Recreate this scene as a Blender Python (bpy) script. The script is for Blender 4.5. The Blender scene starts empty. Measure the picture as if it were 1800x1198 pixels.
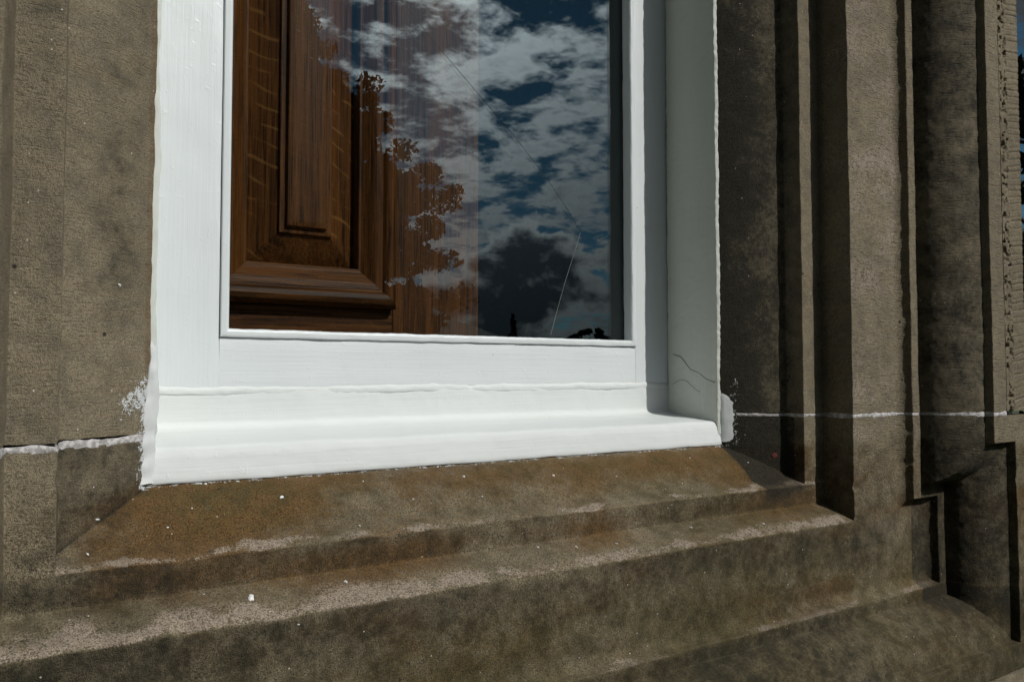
import bpy, math, random
import numpy as np

# ------------------------------------------------------------------ camera, sky, sun
S = bpy.context.scene
COL = S.collection
CZ = 1.45                      # eye height above the ground; most z values below are relative to it
YAW, PITCH = 33.07, 2.29
SUN_AZ, SUN_EL = 24.0, 39.0    # degrees right of the outward wall normal / above the horizon

cam_d = bpy.data.cameras.new('camera')
cam_d.sensor_width = 36.0
cam_d.lens = 28.0
cam_d.clip_start = 0.02
cam_d.clip_end = 6000.0
cam = bpy.data.objects.new('camera', cam_d)
COL.objects.link(cam)
cam.location = (0, 0, CZ)
cam.rotation_euler = (math.radians(90 + PITCH), 0, math.radians(-YAW))
S.camera = cam

sun_vec = (math.sin(math.radians(SUN_AZ)) * math.cos(math.radians(SUN_EL)),
           -math.cos(math.radians(SUN_AZ)) * math.cos(math.radians(SUN_EL)),
           math.sin(math.radians(SUN_EL)))
sun_d = bpy.data.lights.new('sun', 'SUN')
sun_d.energy = 5.0
sun_d.angle = math.radians(0.55)
sun_d.color = (1.0, 0.975, 0.93)
sun = bpy.data.objects.new('sun', sun_d)
COL.objects.link(sun)
from mathutils import Vector
sun.rotation_euler = Vector(sun_vec).to_track_quat('Z', 'Y').to_euler()
sun.location = (3, -6, 6)


class NT:
    """small helper round a node tree"""
    def __init__(self, tree):
        self.t = tree
        self.n = tree.nodes
        self.l = tree.links

    def new(self, kind, **kw):
        n = self.n.new(kind)
        for k, v in kw.items():
            setattr(n, k, v)
        return n

    def put(self, sock, v):
        if hasattr(v, 'is_output') or hasattr(v, 'links'):
            self.l.new(v, sock)
        else:
            sock.default_value = v

    def math(self, op, a, b=None, c=None, clamp=False):
        n = self.new('ShaderNodeMath', operation=op, use_clamp=clamp)
        self.put(n.inputs[0], a)
        if b is not None:
            self.put(n.inputs[1], b)
        if c is not None:
            self.put(n.inputs[2], c)
        return n.outputs[0]

    def vmath(self, op, a, b=None):
        n = self.new('ShaderNodeVectorMath', operation=op)
        self.put(n.inputs[0], a)
        if b is not None:
            self.put(n.inputs[1], b)
        return n.outputs['Value'] if op in ('DOT_PRODUCT', 'LENGTH') else n.outputs[0]

    def ramp(self, x, a, b, lo=0.0, hi=1.0, smooth=True):
        n = self.new('ShaderNodeMapRange', interpolation_type='SMOOTHSTEP' if smooth else 'LINEAR')
        n.clamp = True
        self.put(n.inputs['Value'], x)
        for k, v in (('From Min', a), ('From Max', b), ('To Min', lo), ('To Max', hi)):
            self.put(n.inputs[k], v)
        return n.outputs[0]

    def mix(self, f, a, b, blend='MIX'):
        n = self.new('ShaderNodeMix', data_type='RGBA', blend_type=blend)
        n.clamp_factor = True
        self.put(n.inputs[0], f)
        self.put(n.inputs[6], a if not isinstance(a, tuple) else (*a, 1))
        self.put(n.inputs[7], b if not isinstance(b, tuple) else (*b, 1))
        return n.outputs[2]

    def noise(self, vec, scale, detail=3.0, rough=0.55, dist=0.0):
        n = self.new('ShaderNodeTexNoise')
        self.l.new(vec, n.inputs['Vector'])
        n.inputs['Scale'].default_value = scale
        n.inputs['Detail'].default_value = detail
        n.inputs['Roughness'].default_value = rough
        n.inputs['Distortion'].default_value = dist
        return n.outputs['Fac']

    def voro(self, vec, scale, feature='F1'):
        n = self.new('ShaderNodeTexVoronoi', feature=feature)
        self.l.new(vec, n.inputs['Vector'])
        n.inputs['Scale'].default_value = scale
        return n

    def mapping(self, vec, scale=(1, 1, 1), loc=(0, 0, 0), rot=(0, 0, 0)):
        n = self.new('ShaderNodeMapping')
        self.l.new(vec, n.inputs['Vector'])
        n.inputs['Scale'].default_value = scale
        n.inputs['Location'].default_value = loc
        n.inputs['Rotation'].default_value = rot
        return n.outputs[0]

    def sep(self, vec):
        n = self.new('ShaderNodeSeparateXYZ')
        self.l.new(vec, n.inputs[0])
        return n.outputs

    def comb(self, x, y, z):
        n = self.new('ShaderNodeCombineXYZ')
        self.put(n.inputs[0], x)
        self.put(n.inputs[1], y)
        self.put(n.inputs[2], z)
        return n.outputs[0]


def make_world():
    w = bpy.data.worlds.new('World')
    S.world = w
    w.use_nodes = True
    T = NT(w.node_tree)
    bg = T.n['Background']
    sky = T.new('ShaderNodeTexSky', sky_type='NISHITA', sun_disc=False)
    sky.sun_elevation = math.radians(SUN_EL)
    sky.sun_rotation = math.radians(180 - SUN_AZ)
    sky.air_density = 0.6
    sky.dust_density = 0.05
    sky.ozone_density = 1.6
    geo = T.new('ShaderNodeTexCoord')
    d = T.vmath('NORMALIZE', geo.outputs['Generated'])
    x, y, z = T.sep(d)
    # the whole vault carries the same broken cloud, seen on a high flat sheet
    zz = T.math('ADD', T.math('MAXIMUM', z, 0.0), 0.16)
    sheet = T.comb(T.math('DIVIDE', x, zz), T.math('DIVIDE', y, zz), 0.0)
    n1 = T.noise(T.mapping(sheet, (1, 1, 1), (0.2, 4.1, 0)), 6.6, 6.0, 0.62, 0.10)
    n2 = T.noise(T.mapping(sheet, (1, 1, 1), (7.0, 2.0, 5)), 1.7, 2.0, 0.5, 0.0)
    dens = T.math('ADD', n1, T.math('MULTIPLY', T.math('SUBTRACT', n2, 0.5), 0.34))
    cover = T.ramp(dens, 0.43, 0.62)
    thick = T.ramp(dens, 0.56, 0.80)
    # heaped cumulus low over the horizon
    lowv = T.mapping(d, (1, 1, 1.35), (2.82, 7.36, 0.0))
    m1 = T.noise(lowv, 7.0, 6.0, 0.58, 0.2)
    lowband = T.math('SUBTRACT', T.math('MULTIPLY', T.math('SUBTRACT', 0.165, z), 1.7), 0.0)
    ld = T.math('ADD', T.math('ADD', m1, 0.05), T.math('MAXIMUM', T.math('MINIMUM', lowband, 0.12), -0.5))
    lcover = T.ramp(ld, 0.545, 0.585)
    lthick = T.ramp(ld, 0.575, 0.69)
    # backlit cloud is brightest towards the sun
    cs = T.vmath('DOT_PRODUCT', d, sun_vec)
    glow = T.math('ADD', 0.10, T.math('ADD', T.math('MULTIPLY', T.math('POWER', T.math('MAXIMUM', cs, 0.0), 10.0), 5.0), T.math('MULTIPLY', T.math('POWER', T.math('MAXIMUM', cs, 0.0), 30.0), 7.0)))
    thin_c = T.mix(thick, (14.0, 14.6, 15.0), (7.6, 8.2, 8.9))
    low_c = T.mix(lthick, (17.0, 17.5, 17.8), (1.9, 2.4, 2.9))
    base = T.mix(T.math('MULTIPLY', cover, 0.93), T.mix(1.0, sky.outputs[0], (0.88, 1.42, 1.30), 'MULTIPLY'),
                 T.vmath('MULTIPLY', thin_c, T.comb(glow, glow, glow)))
    col = T.mix(lcover, base, T.vmath('MULTIPLY', low_c, T.comb(glow, glow, glow)))
    T.l.new(col, bg.inputs[0])
    bg.inputs[1].default_value = 0.05


make_world()
S.view_settings.view_transform = 'Standard'
S.view_settings.look = 'None'
S.view_settings.exposure = -0.68
S.view_settings.gamma = 1.0
S.view_settings.use_curve_mapping = False
S.render.engine = 'CYCLES'
S.cycles.use_denoising = True
S.cycles.max_bounces = 5
S.cycles.diffuse_bounces = 3
S.cycles.transparent_max_bounces = 16
S.cycles.use_adaptive_sampling = True
S.cycles.adaptive_threshold = 0.01
S.cycles.sample_clamp_indirect = 4.0

rng = np.random.default_rng(7)
random.seed(7)

# ------------------------------------------------------------------ numpy noise

def _hash(ix, iy, iz, seed):
    h = (ix.astype(np.int64) * 374761393 + iy.astype(np.int64) * 668265263 +
         iz.astype(np.int64) * 2147483647 + seed * 974711) & 0xFFFFFFFF
    h = ((h ^ (h >> 13)) * 1274126177) & 0xFFFFFFFF
    h = ((h ^ (h >> 16)) * 2246822519) & 0xFFFFFFFF
    h = h ^ (h >> 15)
    return (h & 0xFFFFFF) / float(0xFFFFFF)


def vnoise(p, scale, seed=0):
    """value noise in -1..1 on an (n,3) array; scale = cells per metre (scalar or 3-tuple)"""
    q = p * np.asarray(scale, float)
    i = np.floor(q)
    f = q - i
    f = f * f * (3 - 2 * f)
    i = i.astype(np.int64)
    r = 0
    for dx in (0, 1):
        wx = f[:, 0] if dx else 1 - f[:, 0]
        for dy in (0, 1):
            wy = f[:, 1] if dy else 1 - f[:, 1]
            for dz in (0, 1):
                wz = f[:, 2] if dz else 1 - f[:, 2]
                r = r + wx * wy * wz * _hash(i[:, 0] + dx, i[:, 1] + dy, i[:, 2] + dz, seed)
    return r * 2 - 1


def fbm(p, scale, seed=0, octv=4, gain=0.5):
    a, s, t = 1.0, np.asarray(scale, float), 0.0
    r = np.zeros(len(p))
    for k in range(octv):
        r += a * vnoise(p, s, seed + 17 * k)
        t += a
        a *= gain
        s = s * 2.03
    return r / t


def sstep(a, b, x):
    t = np.clip((x - a) / (b - a), 0, 1)
    return t * t * (3 - 2 * t)


# ------------------------------------------------------------------ objects

def tag(o, label=None, cat=None, group=None, kind=None):
    if label: o['label'] = label
    if cat: o['category'] = cat
    if group: o['group'] = group
    if kind: o['kind'] = kind
    return o


def empty(name, loc, label=None, cat=None, group=None):
    o = bpy.data.objects.new(name, None)
    o.empty_display_size = 0.1
    COL.objects.link(o)
    o.location = loc
    return tag(o, label, cat, group)


def link(name, me, mat, parent=None):
    o = bpy.data.objects.new(name, me)
    COL.objects.link(o)
    if mat: me.materials.append(mat)
    if parent:
        o.parent = parent
        p, q = Vector((0, 0, 0)), parent
        while q:
            p += q.location
            q = q.parent
        o.location = -p          # vertices are in world space; parents are never rotated or scaled
    return o


def mesh_np(name, V, F, sharp=None):
    me = bpy.data.meshes.new(name)
    V = np.asarray(V, np.float32)
    if isinstance(F, np.ndarray):
        n, k = F.shape
        me.vertices.add(len(V))
        me.vertices.foreach_set('co', V.ravel())
        me.loops.add(n * k)
        me.loops.foreach_set('vertex_index', F.astype(np.int32).ravel())
        me.polygons.add(n)
        me.polygons.foreach_set('loop_start', np.arange(0, n * k, k, dtype=np.int32))
        me.polygons.foreach_set('loop_total', np.full(n, k, np.int32))
    else:
        me.from_pydata([tuple(map(float, v)) for v in V], [], F)
    me.update(calc_edges=True)
    me.validate()
    me.polygons.foreach_set('use_smooth', np.ones(len(me.polygons), bool))
    if sharp:
        me.set_sharp_from_angle(angle=math.radians(sharp))
    return me


def attr(me, name, vals):
    a = me.attributes.new(name, 'FLOAT', 'POINT')
    a.data.foreach_set('value', np.asarray(vals, np.float32))


def round_poly(pts, r, maxlen=None):
    """closed polygon with bevelled (3-point) corners, edges cut to maxlen"""
    n = len(pts)
    out = []
    P = [np.array(p, float) for p in pts]
    for i in range(n):
        a, b, c = P[i - 1], P[i], P[(i + 1) % n]
        la, lc = np.linalg.norm(a - b), np.linalg.norm(c - b)
        rr = min(r, 0.45 * la, 0.45 * lc)
        p0 = b + (a - b) / la * rr
        p1 = b + (c - b) / lc * rr
        if rr < 1e-5:
            out.append(b)
            continue
        for t in (0, 0.33, 0.67, 1):
            out.append((1 - t) ** 2 * p0 + 2 * t * (1 - t) * b + t * t * p1)
    if maxlen:
        res = []
        for i, p in enumerate(out):
            q = out[(i + 1) % len(out)]
            k = max(1, int(np.linalg.norm(q - p) / maxlen))
            for j in range(k):
                res.append(p + (q - p) * j / k)
        out = res
    return np.array(out)


def prism(name, pts, axis, a, b, mat, parent=None, r=0.002, seg=0.01, amp=0.0, ascale=30.0, amp2=0.0, ascale2=160.0,
          start=None, end=None, warp=None, maxlen=0.012, seed=1, sharp=38, attrs=None):
    """polygon swept along an axis; axis X: pts are (y,z), axis Z: pts are (x,y), axis Y: pts are (x,z). z relative to the eye."""
    P = round_poly(pts, r, maxlen)
    n = max(1, int(abs(b - a) / seg))
    m = len(P)
    t = np.linspace(0, 1, n + 1)
    A = np.full(m, a) if start is None else np.array([start(p[0], p[1]) for p in P])
    B = np.full(m, b) if end is None else np.array([end(p[0], p[1]) for p in P])
    L = A[None, :] * (1 - t[:, None]) + B[None, :] * t[:, None]
    p = np.broadcast_to(P[None, :, 0], L.shape)
    q = np.broadcast_to(P[None, :, 1], L.shape)
    if axis == 'X': V = np.stack([L, p, q], -1)
    elif axis == 'Z': V = np.stack([p, q, L], -1)
    else: V = np.stack([p, L, q], -1)
    V = V.reshape(-1, 3).copy()
    if warp: V = warp(V)
    if amp or amp2:
        D = np.stack([amp * fbm(V, ascale, seed + 100 * k, 2) + amp2 * fbm(V, ascale2, seed + 50 + 100 * k, 2) for k in range(3)], -1)
        V += D
    V[:, 2] += CZ
    F = []
    for i in range(n):
        for j in range(m):
            k = (j + 1) % m
            F.append((i * m + j, i * m + k, (i + 1) * m + k, (i + 1) * m + j))
    F.append(tuple(range(m))[::-1])
    F.append(tuple(range(n * m, (n + 1) * m)))
    me = mesh_np(name, V, F)
    import bmesh
    bm = bmesh.new()
    bm.from_mesh(me)
    bmesh.ops.recalc_face_normals(bm, faces=bm.faces)
    bm.to_mesh(me)
    bm.free()
    if sharp: me.set_sharp_from_angle(angle=math.radians(sharp))
    return link(name, me, mat, parent)


def sheet(name, V, nr, nc, mat, parent=None, back=None, sharp=None, flip=False, attrs=None):
    """grid of vertices nr x nc (world) closed with a skirt back to y = back"""
    V = V.reshape(nr, nc, 3)
    idx = np.arange(nr * nc).reshape(nr, nc)
    F = np.stack([idx[:-1, :-1], idx[:-1, 1:], idx[1:, 1:], idx[1:, :-1]], -1).reshape(-1, 4)
    VV = V.reshape(-1, 3)
    if back is not None:
        ring = np.concatenate([idx[0, :], idx[1:, -1], idx[-1, -2::-1], idx[-2:0:-1, 0]])
        bv = VV[ring].copy()
        bv[:, 1] = back
        base = len(VV)
        k = len(ring)
        rn = np.roll(np.arange(k), -1)
        F2 = np.stack([ring, base + np.arange(k), base + rn, ring[rn]], -1)
        VV = np.concatenate([VV, bv])
        F = np.concatenate([F, F2])
    if flip: F = F[:, ::-1]
    me = mesh_np(name, VV, F, sharp)
    if attrs:
        for kx, v in attrs.items():
            v = np.asarray(v).ravel()
            if len(v) < len(VV): v = np.concatenate([v, np.zeros(len(VV) - len(v))])
            attr(me, kx, v)
    return link(name, me, mat, parent)


# ------------------------------------------------------------------ materials

def new_mat(name):
    m = bpy.data.materials.new(name)
    m.use_nodes = True
    T = NT(m.node_tree)
    return m, T, T.n['Principled BSDF']


def pos(T):
    return T.new('ShaderNodeNewGeometry').outputs['Position']


def at(T, name):
    return T.new('ShaderNodeAttribute', attribute_name=name).outputs['Fac']


def bump(T, h, strength, dist, prev=None):
    b = T.new('ShaderNodeBump')
    b.inputs['Strength'].default_value = strength
    b.inputs['Distance'].default_value = dist
    T.l.new(h, b.inputs['Height'])
    if prev: T.l.new(prev, b.inputs['Normal'])
    return b.outputs[0]


def mat_stone():
    m, T, B = new_mat('sandstone')
    p = pos(T)
    big = T.noise(p, 7.0, 2.0, 0.6)
    mid = T.noise(p, 45.0, 3.0, 0.6)
    fine = T.noise(p, 560.0, 2.0, 0.75)
    grit = T.noise(p, 1500.0, 0.0, 0.6)
    bed = T.noise(T.mapping(p, (1, 1, 7)), 12.0, 2.0, 0.6, 0.3)
    c = T.mix(T.ramp(big, 0.35, 0.65), (0.216, 0.183, 0.128), (0.272, 0.230, 0.159))
    c = T.mix(T.ramp(mid, 0.40, 0.72, 0, 0.5), c, (0.170, 0.152, 0.114))
    c = T.mix(T.ramp(bed, 0.45, 0.70, 0, 0.35), c, (0.270, 0.208, 0.134))
    # rust, lichen green, pale wear, black soiling with painted shade, spilled paint: all break up at the grain
    g = T.math('MULTIPLY', T.math('SUBTRACT', fine, 0.5), 0.9)
    mf = T.noise(p, 170.0, 3.0, 0.7)
    gm = T.math('ADD', T.math('ADD', g, T.math('MULTIPLY', T.math('SUBTRACT', mf, 0.5), 1.1)), T.math('MULTIPLY', T.math('SUBTRACT', mid, 0.5), 0.7))
    rust = T.math('MULTIPLY', T.ramp(T.math('ADD', at(T, 'rust'), gm), 0.25, 0.95), 0.9)
    c = T.mix(rust, c, (0.178, 0.092, 0.028))
    green = T.math('MULTIPLY', T.ramp(T.math('ADD', at(T, 'moss'), gm), 0.3, 1.0), 0.8)
    c = T.mix(green, c, (0.105, 0.088, 0.030))
    wear = T.ramp(T.math('ADD', at(T, 'wear'), gm), 0.32, 0.85, 0, 0.9)
    c = T.mix(wear, c, (0.385, 0.322, 0.262))
    grime_shade = T.ramp(T.math('ADD', at(T, 'grime_shade'), T.math('MULTIPLY', gm, 1.7)), 0.18, 1.12, 0, 0.94, False)
    c = T.mix(grime_shade, c, (0.026, 0.025, 0.018))
    # grain speckle
    c = T.mix(T.ramp(T.math('ADD', T.math('MULTIPLY', fine, 0.7), T.math('MULTIPLY', mf, 0.3)), 0.36, 0.64, 0.0, 0.64), T.mix(1.0, c, T.mix(at(T, 'grain'), (0.62, 0.61, 0.60), (0.27, 0.26, 0.24)), 'MULTIPLY'), T.mix(1.0, c, T.mix(at(T, 'grain'), (1.36, 1.35, 1.33), (1.78, 1.74, 1.64)), 'MULTIPLY'))
    c = T.mix(T.math('MULTIPLY', T.ramp(grit, 0.30, 0.46, 0.75, 0.0), T.math('ADD', 0.35, T.math('MULTIPLY', at(T, 'grain'), 0.65))), c, T.mix(1.0, c, (0.30, 0.30, 0.30), 'MULTIPLY'))
    sp = T.voro(p, 135.0)
    rnd = T.sep(sp.outputs['Color'])[0]
    speck = T.math('MULTIPLY', T.ramp(sp.outputs['Distance'], 0.07, 0.13, 1, 0), T.math('GREATER_THAN', rnd, 0.955))
    c = T.mix(T.math('MULTIPLY', speck, 0.85), c, (0.62, 0.58, 0.52))
    sd = T.voro(T.mapping(p, (1, 1, 1), (0.3, 0.1, 0.7)), 38.0)
    rd = T.sep(sd.outputs['Color'])[1]
    dspot = T.math('MULTIPLY', T.ramp(sd.outputs['Distance'], 0.05, 0.11, 1, 0), T.math('GREATER_THAN', rd, 0.94))
    c = T.mix(T.math('MULTIPLY', dspot, 0.9), c, (0.02, 0.018, 0.015))
    paint = T.ramp(T.math('ADD', at(T, 'paint'), T.math('MULTIPLY', gm, 1.0)), 0.46, 0.56)
    c = T.mix(paint, c, (0.60, 0.62, 0.62))
    T.l.new(c, B.inputs['Base Color'])
    B.inputs['Roughness'].default_value = 0.92
    B.inputs['Specular IOR Level'].default_value = 0.22
    # relief: sand grain, pocks, tool strokes
    st = T.noise(T.mapping(p, (55, 55, 520)), 1.0, 1.0, 0.5, 0.0)
    stroke = T.math('MULTIPLY', T.ramp(st, 0.30, 0.44, 1, 0), at(T, 'tool'))
    h = T.math('ADD', T.math('MULTIPLY', fine, 1.3), T.math('MULTIPLY', grit, 0.9))
    h = T.math('ADD', h, T.math('MULTIPLY', T.noise(p, 240.0, 1.0, 0.6), 0.5))
    h = T.math('SUBTRACT', h, T.math('MULTIPLY', stroke, 1.3))
    T.l.new(bump(T, h, 0.9, 0.0011), B.inputs['Normal'])
    return m


def mat_paint(name, axis='Z', col=(0.640, 0.675, 0.685), rough=0.33, drt=1.0):
    m, T, B = new_mat(name)
    p = pos(T)
    sc = {'Z': (260, 260, 9), 'X': (9, 260, 260)}[axis]
    brush = T.noise(T.mapping(p, sc), 1.0, 3.0, 0.6, 0.4)
    lump = T.noise(p, 28.0, 3.0, 0.5)
    dab = T.noise(p, 95.0, 3.0, 0.55, 0.6)
    big = T.noise(p, 6.0, 3.0, 0.55)
    c = T.mix(T.ramp(big, 0.35, 0.7, 0, 0.6), col, tuple(v * k for v, k in zip(col, (0.955, 0.965, 0.955))))
    sp = T.voro(p, 42.0)
    rnd = T.sep(sp.outputs['Color'])[0]
    speck = T.math('MULTIPLY', T.ramp(sp.outputs['Distance'], 0.02, 0.075, 1, 0), T.math('GREATER_THAN', rnd, 0.86))
    c = T.mix(T.math('MULTIPLY', speck, 0.6 * drt), c, (0.22, 0.21, 0.19))
    c = T.mix(T.ramp(brush, 0.40, 0.70, 0, 0.4), c, T.mix(1.0, c, (0.93, 0.933, 0.93), 'MULTIPLY'))
    smudge = T.math('MULTIPLY', T.ramp(T.noise(p, 17.0, 4.0, 0.65), 0.58, 0.8), 0.16 * drt)
    c = T.mix(smudge, c, (0.42, 0.42, 0.40))
    T.l.new(c, B.inputs['Base Color'])
    B.inputs['Roughness'].default_value = rough
    B.inputs['Specular IOR Level'].default_value = 0.45 if rough < 0.5 else 0.15
    n1 = bump(T, lump, 0.4, 0.0010)
    n2 = bump(T, brush, 0.6, 0.0006, n1)
    n3 = bump(T, T.ramp(dab, 0.58, 0.78), 0.35, 0.0006, n2)
    T.l.new(n3, B.inputs['Normal'])
    return m


def mat_mortar():
    m, T, B = new_mat('lime_mortar')
    p = pos(T)
    f = T.noise(p, 160.0, 4.0, 0.65)
    c = T.mix(T.ramp(f, 0.40, 0.62), (0.30, 0.285, 0.275), (0.56, 0.54, 0.54))
    T.l.new(c, B.inputs['Base Color'])
    B.inputs['Roughness'].default_value = 0.95
    T.l.new(bump(T, f, 0.8, 0.002), B.inputs['Normal'])
    return m


def mat_oak(name, axis='Z', tone=1.0):
    m, T, B = new_mat(name)
    p = pos(T)
    if axis == 'Z': st = (230, 230, 5)
    else: st = (5, 230, 230)
    pore = T.noise(T.mapping(p, st), 1.0, 4.0, 0.65, 0.2)
    band = T.noise(T.mapping(p, tuple(v * 0.16 for v in st)), 1.0, 3.0, 0.5, 0.3)
    line = T.noise(T.mapping(p, tuple(v * 2.6 for v in st)), 1.0, 2.0, 0.6, 0.0)
    c = T.mix(T.ramp(pore, 0.30, 0.70), (0.010 * tone, 0.0040 * tone, 0.0014 * tone), (0.150 * tone, 0.054 * tone, 0.011 * tone))
    c = T.mix(T.ramp(band, 0.30, 0.70, 0.0, 0.6), c, (0.185 * tone, 0.066 * tone, 0.013 * tone))
    c = T.mix(T.ramp(line, 0.34, 0.50, 0.85, 0.0), c, (0.006, 0.003, 0.0015))
    # medullary rays: thin slanting flecks, unevenly spaced
    px_, _, pz_ = T.sep(p)
    wv = T.noise(T.mapping(p, (9, 9, 14)), 1.0, 2.0, 0.5)
    sl = T.math('ADD', T.math('ADD', T.math('MULTIPLY', pz_, 38.0), T.math('MULTIPLY', px_, 15.0)), T.math('MULTIPLY', wv, 1.6))
    fr_ = T.math('ABSOLUTE', T.math('SUBTRACT', T.math('FRACT', sl), 0.5))
    on = T.ramp(T.noise(T.mapping(p, (30, 30, 22)), 1.0, 1.0, 0.5), 0.42, 0.58)
    fleck = T.math('MULTIPLY', T.math('MULTIPLY', T.ramp(fr_, 0.02, 0.11, 1, 0), on), at(T, 'rays'))
    c = T.mix(T.math('MULTIPLY', fleck, 0.42), c, (0.36 * tone, 0.175 * tone, 0.050 * tone))
    T.l.new(c, B.inputs['Base Color'])
    B.inputs['Roughness'].default_value = 0.5
    B.inputs['Specular IOR Level'].default_value = 0.12
    T.l.new(bump(T, pore, 0.5, 0.0006), B.inputs['Normal'])
    return m


def mat_glass():
    m = bpy.data.materials.new('window_glass')
    m.use_nodes = True
    T = NT(m.node_tree)
    T.n.remove(T.n['Principled BSDF'])
    out = T.n['Material Output']
    geo = T.new('ShaderNodeNewGeometry')
    p = geo.outputs['Position']
    cosi = T.math('ABSOLUTE', T.vmath('DOT_PRODUCT', geo.outputs['Incoming'], geo.outputs['Normal']))
    # each of the two faces: Schlick, so that both together mirror about a quarter of the light
    fr = T.math('ADD', 0.082, T.math('MULTIPLY', 0.918, T.math('POWER', T.math('SUBTRACT', 1.0, cosi, clamp=True), 5.0)))
    wob = bump(T, T.noise(p, 5.0, 2.0, 0.4), 0.12, 0.004)
    gl = T.new('ShaderNodeBsdfGlossy')
    gl.inputs['Roughness'].default_value = 0.0
    gl.inputs['Color'].default_value = (0.84, 0.97, 1.0, 1)
    T.l.new(wob, gl.inputs['Normal'])
    tr = T.new('ShaderNodeBsdfTransparent')
    tr.inputs['Color'].default_value = (0.97, 0.985, 0.975, 1)
    mx = T.new('ShaderNodeMixShader')
    T.l.new(fr, mx.inputs[0])
    T.l.new(tr.outputs[0], mx.inputs[1])
    T.l.new(gl.outputs[0], mx.inputs[2])
    T.l.new(mx.outputs[0], out.inputs['Surface'])
    return m


def mat_plain(name, col, rough=0.8, var=0.3, scale=20.0, bmp=0.0):
    m, T, B = new_mat(name)
    p = pos(T)
    n = T.noise(p, scale, 4.0, 0.6)
    T.l.new(T.mix(T.ramp(n, 0.3, 0.7), tuple(v * (1 - var) for v in col), tuple(v * (1 + var) for v in col)), B.inputs['Base Color'])
    B.inputs['Roughness'].default_value = rough
    if bmp: T.l.new(bump(T, n, 0.6, bmp), B.inputs['Normal'])
    return m


M_stone = mat_stone()
M_white_z = mat_paint('white_gloss_paint_upright', 'Z')
M_white_x = mat_paint('white_gloss_paint_level', 'X', (0.650, 0.682, 0.688))
M_cream_x = mat_paint('white_sill_paint', 'X', (0.635, 0.656, 0.650), 0.55)
M_reveal = mat_paint('white_reveal_paint', 'Z', (0.60, 0.62, 0.57), 0.5, 1.3)
M_seal = mat_paint('white_filler_paint', 'Z', (0.60, 0.62, 0.62), 0.5, 1.6)
M_mortar = mat_mortar()
M_oak_z = mat_oak('dark_oak_upright', 'Z', 0.62)
M_oak_x = mat_oak('dark_oak_level', 'X', 0.62)
M_glass = mat_glass()
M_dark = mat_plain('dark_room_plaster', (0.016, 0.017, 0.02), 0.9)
M_rough = mat_plain('rough_wall_stone', (0.165, 0.130, 0.100), 0.95, 0.35, 30.0, 0.004)
M_grass = mat_plain('grass', (0.040, 0.060, 0.022), 0.95, 0.4, 3.0)
M_hill = mat_plain('hill_ground', (0.014, 0.018, 0.013), 0.95, 0.4, 0.02)
M_bark = mat_plain('bark', (0.060, 0.045, 0.032), 0.95, 0.4, 12.0, 0.01)
M_leaf = mat_plain('foliage', (0.020, 0.026, 0.010), 0.75, 0.5, 1.5)
M_needle = mat_plain('dark_foliage', (0.018, 0.030, 0.014), 0.8, 0.5, 2.0)
M_fleck = mat_plain('dried_paint', (0.74, 0.75, 0.74), 0.5, 0.1, 90.0)

# ------------------------------------------------------------------ stone surround (height field out of the wall plane)
C = 0.5545                     # middle of the window opening
U0 = 0.4175                    # half width of the opening
Y_E = 0.7437                   # plane of the flat band
Z_J = -0.066                   # level of the bed joint
A_UP, A_LOW = 1.227 - C, 1.295 - C
Z_B, Z_LUG = -0.328, -0.220
HMAX = 0.1475


def smooth1(xs, ys, sig):
    dx = xs[1] - xs[0]
    k = np.arange(-int(4 * sig / dx), int(4 * sig / dx) + 1) * dx
    w = np.exp(-0.5 * (k / sig) ** 2)
    w /= w.sum()
    n = len(k) // 2
    return np.convolve(np.pad(ys, n, mode='edge'), w, 'valid')


def arc_pts(p0, p1, sag, n=14):
    """arc from p0 to p1 bulging sag towards smaller y (second coordinate)"""
    p0, p1 = np.array(p0), np.array(p1)
    d = p1 - p0
    nrm = np.array([-d[1], d[0]]) / np.linalg.norm(d)
    if nrm[1] > 0: nrm = -nrm
    t = np.linspace(0, 1, n)
    return [tuple(p0 + d * k + nrm * sag * 4 * k * (1 - k)) for k in t]


STEP = 0.00025


def table(pts, lo, hi, sig):
    pts = sorted(pts)
    xs = np.arange(lo, hi, STEP)
    P = np.array(pts)
    return xs, smooth1(xs, np.interp(xs, P[:, 0], P[:, 1]), sig)


e = 0.0006
jamb_r = [(0.35, 1.035), (U0 - e, 1.035)] + arc_pts((U0, 0.888), (0.5046, 0.8235), 0.0065) + \
         [(0.5046 + e, 0.7955), (0.5545 - e, 0.7955), (0.5545, Y_E), (1.2, Y_E)]
jamb_l = [(0.35, 1.035), (U0 - e, 1.035)] + arc_pts((U0, 0.888), (0.5046, 0.8235), 0.0045) + \
         [(0.5046 + e, 0.7955), (0.5447, 0.7955), (0.5525, Y_E), (1.2, Y_E)]
JR = table(jamb_r, 0.36, 1.1, 0.0008)
JL = table(jamb_l, 0.36, 1.1, 0.0006)
# sill profile as function of height (negative z, listed as -z so it rises)
sill = [(0.05, 1.035), (0.109, 1.034), (0.1135, 0.898)] + arc_pts((0.114, 0.890), (0.162, 0.8235), 0.005) + \
       [(0.1640, 0.8190), (0.1725, 0.7968), (0.1737, 0.7955), (0.2045, 0.7955), (0.2065, 0.7925), (0.2245, 0.7455), (0.2262, Y_E), (0.6, Y_E)]
SL = table(sill, 0.05, 0.6, 0.00045)
rc = 0.0173
arch = [(-0.3, Y_E), (0, Y_E)] + [(rc * k / 12, Y_E - (rc - math.sqrt(max(0, rc * rc - (rc * k / 12) ** 2)))) for k in range(1, 13)] + \
       [(0.0385, Y_E - rc)] + arc_pts((0.0390, 0.7225), (0.1065, 0.657), 0.0135) + [(0.1070, 0.6455), (0.5, 0.6455)]
AR = table(arch, -0.05, 0.4, 0.0007)


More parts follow.
